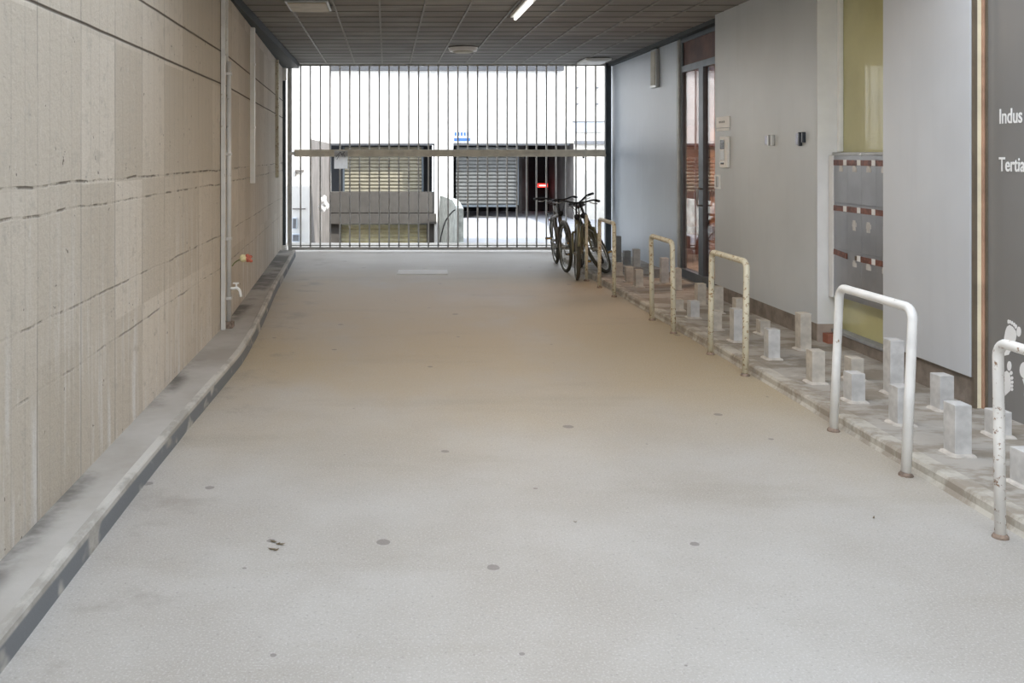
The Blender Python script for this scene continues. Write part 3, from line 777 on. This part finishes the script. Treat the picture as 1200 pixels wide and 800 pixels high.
# ------------------------------------------------------------------ bicycles
def bicycle(label, front, rear, steer, lean, paint, group, zr=0.0, zf=0.0, hw=1.0):
    fr = Vector((*front, zf)); re = Vector((*rear, zr)); d = (fr-re); wb = 1.06
    ang = math.atan2(d.y, d.x); pitch = -math.atan2(d.z, Vector((d.x, d.y)).length)
    T = Matrix.Translation(re) @ Matrix.Rotation(ang, 4, 'Z') @ Matrix.Rotation(pitch, 4, 'Y') @ Matrix.Rotation(lean, 4, 'X') @ Matrix.Translation((0, 0, 0))
    R = .34
    root = thing('bicycle', label, 'bicycle', (re.x+d.x/2, re.y+d.y/2, 0), group)
    head0 = Vector((wb-.17, 0, .60)); head1 = Vector((wb-.235, 0, .80))
    S = Matrix.Translation(head0) @ Matrix.Rotation(steer, 4, (head1-head0).normalized()) @ Matrix.Translation(-head0)
    def put(name, bm, m, par=root, st=False, sm=True):
        bm.transform(T @ S if st else T); return obj(name, bm, m, par, sm)
    def wheel(cx, st, nm):
        bm = new(); ring(bm, (cx, 0, R), R-.022, .025, (1, 0, 0), (0, 0, 1), 48, 8); w = put(nm, bm, 'tyre', root, st)
        bm = new(); ring(bm, (cx, 0, R), R-.043, .010, (1, 0, 0), (0, 0, 1), 48, 6); put('rim', bm, 'chrome', w, st)
        bm = new()
        for k in range(24):
            a = 2*PI*k/24; s = .025 if k % 2 else -.025
            cyl(bm, (cx+.02*math.cos(a+.9), s, R+.02*math.sin(a+.9)), (cx+(R-.045)*math.cos(a), 0, R+(R-.045)*math.sin(a)), .0016, 4)
        put('spokes', bm, 'chrome', w, st)
        bm = new(); cyl(bm, (cx, -.05, R), (cx, .05, R), .02, 12); put('hub', bm, 'chrome', w, st)
        bm = new()
        a0, a1 = (.35, 2.6) if cx > .5 else (.3, 3.0)
        P = [(cx+(R+.018)*math.cos(a0+(a1-a0)*k/18), 0, R+(R+.018)*math.sin(a0+(a1-a0)*k/18)) for k in range(19)]
        sweep(bm, P, .020, 8); put('mudguard', bm, paint, root, st)
    wheel(wb, True, 'front_wheel'); wheel(0, False, 'rear_wheel')
    bb = Vector((.45, 0, .30)); seat = Vector((.27, 0, .78))
    bm = new()
    for a, b_, r in ((bb, seat, .020), (bb, head0+Vector((-.0, 0, .02)), .030), (seat+Vector((.02, 0, -.06)), head1+Vector((0, 0, -.04)), .024), (head0, head1, .026)): cyl(bm, a, b_, r, 12)
    for s in (-.05, .05):
        cyl(bm, bb+Vector((0, s*.5, 0)), (0, s, R), .010, 8); cyl(bm, seat+Vector((0, s*.2, -.07)), (0, s, R), .008, 8)
    put('frame', bm, paint)
    bm = new()
    for s in (-.055, .055): sweep(bm, [(head0.x+.005, s*.9, .60), (head0.x+.06, s, .50), (wb-.03, s, R+.06), (wb, s, R)], [.018, .018, .015, .012], 8)
    cyl(bm, head0+Vector((.005, -.055, 0)), head0+Vector((.005, .055, 0)), .014, 8)
    put('fork', bm, paint, root, True)
    bm = new(); cyl(bm, head1, head1+Vector((-.055, 0, .17)), .012, 10)
    hb = head1+Vector((-.055, 0, .17))
    cyl(bm, hb, hb+Vector((.06, 0, .01)), .012, 8)
    P = smoothpath([hb+Vector((-.13, -.29, .03)), hb+Vector((-.03, -.22, .045)), hb+Vector((.05, -.10, .02)), hb+Vector((.06, 0, .01)), hb+Vector((.05, .10, .02)), hb+Vector((-.03, .22, .045)), hb+Vector((-.13, .29, .03))], 4)
    P = [hb+Vector(((p-hb).x, (p-hb).y*hw, (p-hb).z)) for p in map(Vector, P)]
    sweep(bm, P, .011, 8); h = put('handlebar', bm, 'black', root, True)
    for s in (-1, 1):
        bm = new(); cyl(bm, hb+Vector((-.15, .305*s*hw, .026)), hb+Vector((-.06, .248*s*hw, .04)), .017, 10); put('grip', bm, 'black', h, True)
        bm = new(); sweep(bm, [hb+Vector((.01, .17*s*hw, .02)), hb+Vector((.03, .22*s*hw, .0)), hb+Vector((-.02, .27*s*hw, .0))], .006, 6); put('brake_lever', bm, 'chrome', h, True)
    for s in (-1, 1):
        bm = new(); sweep(bm, smoothpath([hb+Vector((.01, .17*s, .03)), hb+Vector((.12, .08*s, -.0)), hb+Vector((.11, .03*s, -.16)), hb+Vector((.04, .02*s, -.30))], 5), .004, 6); put('cable', bm, 'black', h, True)
    bm = new(); cyl(bm, seat, seat+Vector((-.035, 0, .10)), .012, 10); put('seat_post', bm, 'chrome')
    sp = seat+Vector((-.03, 0, .12)); bm = new()
    for k, (x, w, z) in enumerate(((-.13, .085, .015), (-.09, .088, .02), (-.03, .06, .01), (.04, .028, .005), (.12, .02, 0))):
        ball(bm, sp+Vector((x, 0, z)), .03, 10, (1.6, w/.03, .9))
    put('saddle', bm, 'saddle')
    bm = new(); ring(bm, bb+Vector((0, .035, 0)), .09, .006, (1, 0, 0), (0, 0, 1), 28, 6); cyl(bm, bb+Vector((0, -.07, 0)), bb+Vector((0, .07, 0)), .02, 10)
    cyl(bm, bb+Vector((0, .065, 0)), bb+Vector((.13, .07, -.11)), .009, 8); cyl(bm, bb+Vector((0, -.065, 0)), bb+Vector((-.13, -.07, .11)), .009, 8)
    cr = put('crank', bm, 'chrome')
    for s, p in ((1, bb+Vector((.13, .12, -.11))), (-1, bb+Vector((-.13, -.12, .11)))):
        bm = new(); box(bm, p.x-.045, p.x+.045, p.y-.045, p.y+.045, p.z-.014, p.z+.014, .004); put('pedal', bm, 'black', cr, sm=False)
        bm = new(); box(bm, p.x+.045, p.x+.05, p.y-.035, p.y+.035, p.z-.009, p.z+.009); put('pedal_reflector', bm, 'amber', cr, sm=False)
    bm = new(); 
    cyl(bm, (.45, .036, .39), (0, .036, .375), .004, 6); cyl(bm, (.45, .036, .212), (0, .036, .305), .004, 6); put('chain', bm, 'black')
    bm = new()
    for s in (-.05, .05): sweep(bm, [seat+Vector((0, s*.3, -.05)), (-.1, s, .73), (-.36, s, .73)], .006, 6); cyl(bm, (-.22, s, .73), (-.01, s, R+.01), .005, 6)
    for x_ in (-.12, -.2, -.28, -.36): cyl(bm, (x_, -.05, .73), (x_, .05, .73), .005, 6)
    put('rear_rack', bm, 'black')
    bm = new(); ball(bm, head1+Vector((.07, 0, .0)), .038, 12, (.8, 1, 1)); put('headlamp', bm, 'black', root, True)
    bm = new(); cyl(bm, (-.375, 0, .62), (-.36, 0, .62), .02, 10); put('rear_reflector', bm, 'red')
    return root
bicycle('upright olive green bicycle nearest the viewer, parked behind the single cream post', (2.454, 12.07), (2.72, 13.09), .12, .03, 'bike_g', 'parked bicycles')
bicycle('dark brown bicycle behind the olive one, closest to the gate', (2.465, 12.87), (2.52, 13.93), .12, .08, 'bike_b', 'parked bicycles')
bicycle('olive bicycle tilted against the others, its front wheel slanting on the pavement', (2.93, 12.42), (3.10, 13.45), -.35, .38, 'bike_g', 'parked bicycles', zr=HP, zf=HP, hw=.6)

# ------------------------------------------------------------------ courtyard behind the gate
YF = 23.5
def fx(px, Y=YF): return (px-CX)/F*Y
def fz(py, Y=YF): return EYE-(py-CY)/F*Y
bm = new()
zt = fz(83); zb = fz(168)
box(bm, fx(300), fx(660), YF, YF+.4, zb, zt)
box(bm, fx(509), fx(531), YF-.05, YF+.5, -1.0, zb)
struct('wall_back', bm, 'render')
bm = new(); box(bm, fx(300), fx(660), YF-.12, YF+.5, zt, zt+1.6); struct('trim_slab_edge', bm, 'band_d')
bm = new(); box(bm, fx(365), fx(668), YF-.02, YF+.3, zb-.05, zb-.0); struct('trim_lintel', bm, 'band_d')
# right neighbour
bm = new(); box(bm, fx(672), 9.0, YF-.1, YF+.4, 0, 7); struct('wall_back_right', bm, 'render_c')
bm = new(); box(bm, fx(660), fx(672), YF, YF+.4, zb, 7); struct('wall_back_joint', bm, 'render_c')
bm = new(); box(bm, fx(672), 8, YF-.16, YF-.1, fz(169), fz(165), .01); struct('trim_ledge', bm, 'band')
bm = new(); box(bm, fx(671), fx(706), YF-.14, YF-.1, fz(155), fz(143), .01); w = struct('window_1', bm, 'panel_far')
bm = new(); box(bm, fx(670), fx(707), YF-.15, YF-.13, fz(143.5), fz(142)); obj('window_head', bm, 'band', w)
bm = new()
for px in (675.5, 699):
    for py in (103, 122, 143): box(bm, fx(px)-.03, fx(px)+.03, YF-.13, YF-.1, fz(py+1), fz(py-1))
struct('trim_wall_ties', bm, 'band')
# deep bays
bm = new()
prism(bm, [(fx(672), YF), (fx(643, 27), 27), (fx(643, 27)+.3, 27), (fx(672)+.3, YF)], 'z', 0, zb); struct('wall_bay_right', bm, 'greywall')
bm = new()
box(bm, fx(520), 5.5, 27, 27.2, 0, zb); box(bm, fx(520), 5.5, YF+.4, 27.2, zb, zb+.2); box(bm, fx(531), fx(531)+.1, YF+.4, 27, 0, zb)
struct('wall_bay_back', bm, 'dark')
bm = new(); box(bm, fx(606, 26.9), fx(619, 26.9), 26.85, 26.95, 0, zb-.02); struct('trim_grey_door_leaf', bm, 'greywall')
bm = new(); box(bm, fx(360), fx(512), 26, 26.2, -1, zb+.1); box(bm, fx(365), fx(512), YF+.4, 26.2, zb, zb+.2); struct('wall_sunken_back', bm, 'dark')
bm = new(); box(bm, fx(383), fx(510), YF-.02, YF+.4, fz(249), fz(225)); box(bm, fx(381), fx(511), YF-.08, YF+.4, fz(262), fz(250)); box(bm, fx(383), fx(510), YF+.02, YF+.4, fz(251), fz(248)); struct('wall_parapet_back', bm, 'taupe')
bm = new(); box(bm, fx(384), fx(399), YF+.1, YF+.5, -1, fz(262)); box(bm, fx(501), fx(511), YF+.1, YF+.5, -1, fz(262)); struct('wall_jambs_back', bm, 'taupe')
def shutter(label, px0, px1, py0, py1, Y, m, pitch):
    t = thing('roller_shutter', label, 'shutter', ((fx(px0, Y)+fx(px1, Y))/2, Y, fz(py1, Y)))
    bm = new(); z0, z1 = fz(py1, Y), fz(py0, Y); z = z0
    x0, x1 = fx(px0, Y), fx(px1, Y)
    n_ = int((z1-z0)/pitch); P = []
    for k in range(n_+1):
        zz = z0+k*(z1-z0)/(n_+1); hh = (z1-z0)/(n_+1)
        P += [(Y+.03, zz), (Y+.03, zz+hh*.22), (Y-.012, zz+hh*.34), (Y-.02, zz+hh*.62), (Y-.012, zz+hh*.92)]
    P += [(Y+.05, z1), (Y+.05, z0)]
    prism(bm, P, 'x', x0, x1); obj('slats', bm, m, t)
    bm = new(); box(bm, x0-.05, x0, Y-.05, Y+.05, z0, z1); obj('guide_rail', bm, 'alu', t)
    bm = new(); box(bm, x1, x1+.05, Y-.05, Y+.05, z0, z1); obj('guide_rail', bm, 'alu', t)
    bm = new(); box(bm, x0, x1, Y-.04, Y+.04, z0-.05, z0); obj('bottom_bar', bm, 'alu', t)
shutter('beige roller shutter behind the left half of the gate, above the taupe parapet', 404, 494, 172, 226, YF+.45, 'sh_beige', .095)
shutter('pale yellow roller shutter in the sunken bay under the taupe parapet', 399, 501, 263, 290, YF+.45, 'sh_yel', .12)
shutter('grey half-raised roller shutter behind the middle of the gate', 534, 605, 172, 240, YF+.45, 'sh_grey', .095)
bm = new(); box(bm, fx(607, 26), fx(611, 26), 25.9, 26, 0, zb-.02); struct('trim_bay_post', bm, 'greywall')
t = thing('warning_light', 'small glowing red bar sign in the dark doorway at the right', 'sign light', (fx(636, 26.3), 26.3, fz(217, 26.3)))
bm = new(); box(bm, fx(630, 26.3), fx(642, 26.3), 26.3, 26.36, fz(219.5, 26.3), fz(215, 26.3), .01); obj('red_lens', bm, 'red_on', t)
bm = new(); box(bm, fx(632, 26.3), fx(640, 26.3), 26.285, 26.3, fz(217.9, 26.3), fz(216.9, 26.3)); obj('white_bar', bm, 'tube_on', t)
bm = new(); box(bm, fx(635, 26.3), fx(637, 26.3), 26.36, 27.0, fz(218, 26.3), fz(216, 26.3)); obj('bracket_arm', bm, 'alu', t)
# blue and white street sign
t = thing('wall_sign', 'small blue and white sign on the white wall above the gate rail', 'sign', (fx(541), YF-.03, fz(166)))
bm = new(); box(bm, fx(531), fx(552), YF-.03, YF, fz(167), fz(153), .005); obj('board', bm, 'white', t)
bm = new()
for k in range(5): box(bm, fx(532.5+k*3.6), fx(535+k*3.6), YF-.036, YF-.03, fz(159), fz(155))
box(bm, fx(532), fx(551), YF-.036, YF-.03, fz(165.5), fz(161.5)); obj('blue_print', bm, 'blue', t)
# left building block and side wall of the ramp
bm = new(); box(bm, -6, fx(364, 17.5), 17.5, 24, -1, 4.6); struct('wall_courtyard_left', bm, 'render')
bm = new(); box(bm, fx(364, 17.5), fx(364, 17.5)+.02, 17.52, YF, -1, zb); struct('wall_ramp_left', bm, 'greywall')
bm = new(); 
for (a, b_, c_, d_) in ((346, 356, 199, 201.5), (346, 347.5, 201, 206), (343, 358, 244, 245.2)): box(bm, fx(a, 17.5), fx(b_, 17.5), 17.47, 17.5, fz(d_, 17.5), fz(c_, 17.5))
struct('trim_cable_bracket', bm, 'greywall')
# grey meter cabinets low on the white block
def cab(px0, px1, py0, py1, lab):
    t = thing('meter_box', lab, 'box', (fx((px0+px1)/2, 17.5), 17.4, fz(py1, 17.5)))
    bm = new(); box(bm, fx(px0, 17.4), fx(px1, 17.4), 17.36, 17.5, fz(py1, 17.4), fz(py0, 17.4), .01); b = obj('cabinet', bm, 'panel_far', t)
    bm = new(); box(bm, fx(px0+1, 17.4), fx(px1-1, 17.4), 17.35, 17.36, fz(py1-1, 17.4), fz(py0+1, 17.4), .004); obj('cabinet_door', bm, 'band', t)
cab(342.5, 348, 255, 268, 'upper small grey box on the white block behind the gate')
cab(342.5, 351, 274, 283, 'lower small grey box on the white block behind the gate')
# parapet beside the ramp
bm = new()
prism(bm, [(17.3, 0), (17.3, .62), (18.5, .72), (20.5, .68), (22.9, .62), (23.4, 0)], 'x', 1.30, 1.42)
pr = struct('wall_ramp_parapet', bm, 'parapet')
bm = new(); box(bm, 1.30, 1.42, 17.2, 23.4, -1, 0); struct('wall_ramp_right', bm, 'parapet')
t = thing('hose', 'thin dark hose draped against the grey parapet behind the gate', 'hose', (1.2, 17.3, 0))
bm = new(); sweep(bm, smoothpath([(.98, 17.15, .01), (1.0, 17.16, .14), (1.08, 17.18, .40), (1.2, 17.2, .56), (1.26, 17.22, .6)], 5), .012, 8); obj('hose_run', bm, 'black', t, True)
# crumpled sheet at left of ramp
bm = new(); p = at(378, 238, 18.2)
for k in range(9):
    ball(bm, p+Vector((random.uniform(-.05, .07), random.uniform(-.03, .03), random.uniform(-.13, .13))), random.uniform(.035, .06), 8, (1, .6, 1.2))
cyl(bm, p+Vector((-.04, .0, -1.12)), p+Vector((-.04, 0, .45)), .012, 6)
tag(obj('wrapped_bundle', bm, 'paper'), 'crumpled white wrapping tied to a pipe on the ramp side wall', 'bundle')
# right boundary of the courtyard
bm = new(); box(bm, 6.3, 6.6, 15.9, 28, 0, 2.4); struct('wall_courtyard_right', bm, 'render')

# ------------------------------------------------------------------ litter on the drive
random.seed(11)
for (px, py, s, lab) in ((318, 640, .0255, 'small heap of dry leaf crumbs on the left half of the drive'), (1024, 607, .02, 'dry leaf on the drive in front of the clean white hoop'), (674, 612, .018, 'dark dry leaf in the middle of the drive')):
    Y = 1760/(py-CY); p = at(px, py, Y)
    bm = new()
    for k in range(5 if s > .025 else 1):
        a = random.uniform(0, 2*PI); q = p+Vector((random.uniform(-.04, .04), random.uniform(-.05, .05), .002)) if s > .025 else p+Vector((0, 0, .002))
        L_ = s*random.uniform(.5, 1); c_ = math.cos(a); s_ = math.sin(a)
        P = []
        for (u, v, z) in ((-1, 0, .004), (-.4, .35, .001), (.3, .32, .002), (1, 0, .006), (.3, -.34, .002), (-.4, -.3, .001)):
            P.append(bm.verts.new(q+Vector((u*c_-v*s_, u*s_+v*c_, 0))*L_+Vector((0, 0, z))))
        f = bm.faces.new(P)
    bmesh.ops.solidify(bm, geom=bm.faces[:], thickness=.0015)
    tag(obj('dry_leaf', bm, 'leafm'), lab, 'leaf')

# ------------------------------------------------------------------ unseen street wall behind the viewer, added to shape the light
bm = new(); box(bm, -30, 30, -26, -24, 0, 8); struct('wall_street_unseen', bm, 'render_c')

# ------------------------------------------------------------------ light
w = bpy.data.worlds.new('sky'); sc.world = w; w.use_nodes = True
nt = w.node_tree; bg = nt.nodes['Background']
bg.inputs[0].default_value = (.82, .895, 1.0, 1); bg.inputs[1].default_value = 1.6
sl = bpy.data.lights.new('sun', 'SUN'); sl.energy = 2.6; sl.angle = math.radians(.6); sl.color = (1, .95, .87)
so = bpy.data.objects.new('sun', sl); C.objects.link(so)
d = Vector((-.68, .42, -.62)).normalized()      # from behind the viewer, high
so.rotation_euler = d.to_track_quat('-Z', 'Y').to_euler()

# ------------------------------------------------------------------ camera
cam = bpy.data.cameras.new('camera'); co = bpy.data.objects.new('camera', cam); C.objects.link(co)
co.location = (0, 0, EYE); co.rotation_euler = (PI/2, 0, 0)
cam.sensor_width = 36; cam.lens = 36*F/1200; cam.shift_x = (600-CX)/1200; cam.shift_y = -(400-CY)/1200
cam.clip_start = .05; cam.clip_end = 200
sc.camera = co
vs = sc.view_settings; vs.view_transform = 'Standard'; vs.look = 'None'; vs.gamma = 1; vs.use_curve_mapping = False; vs.exposure = 1.08
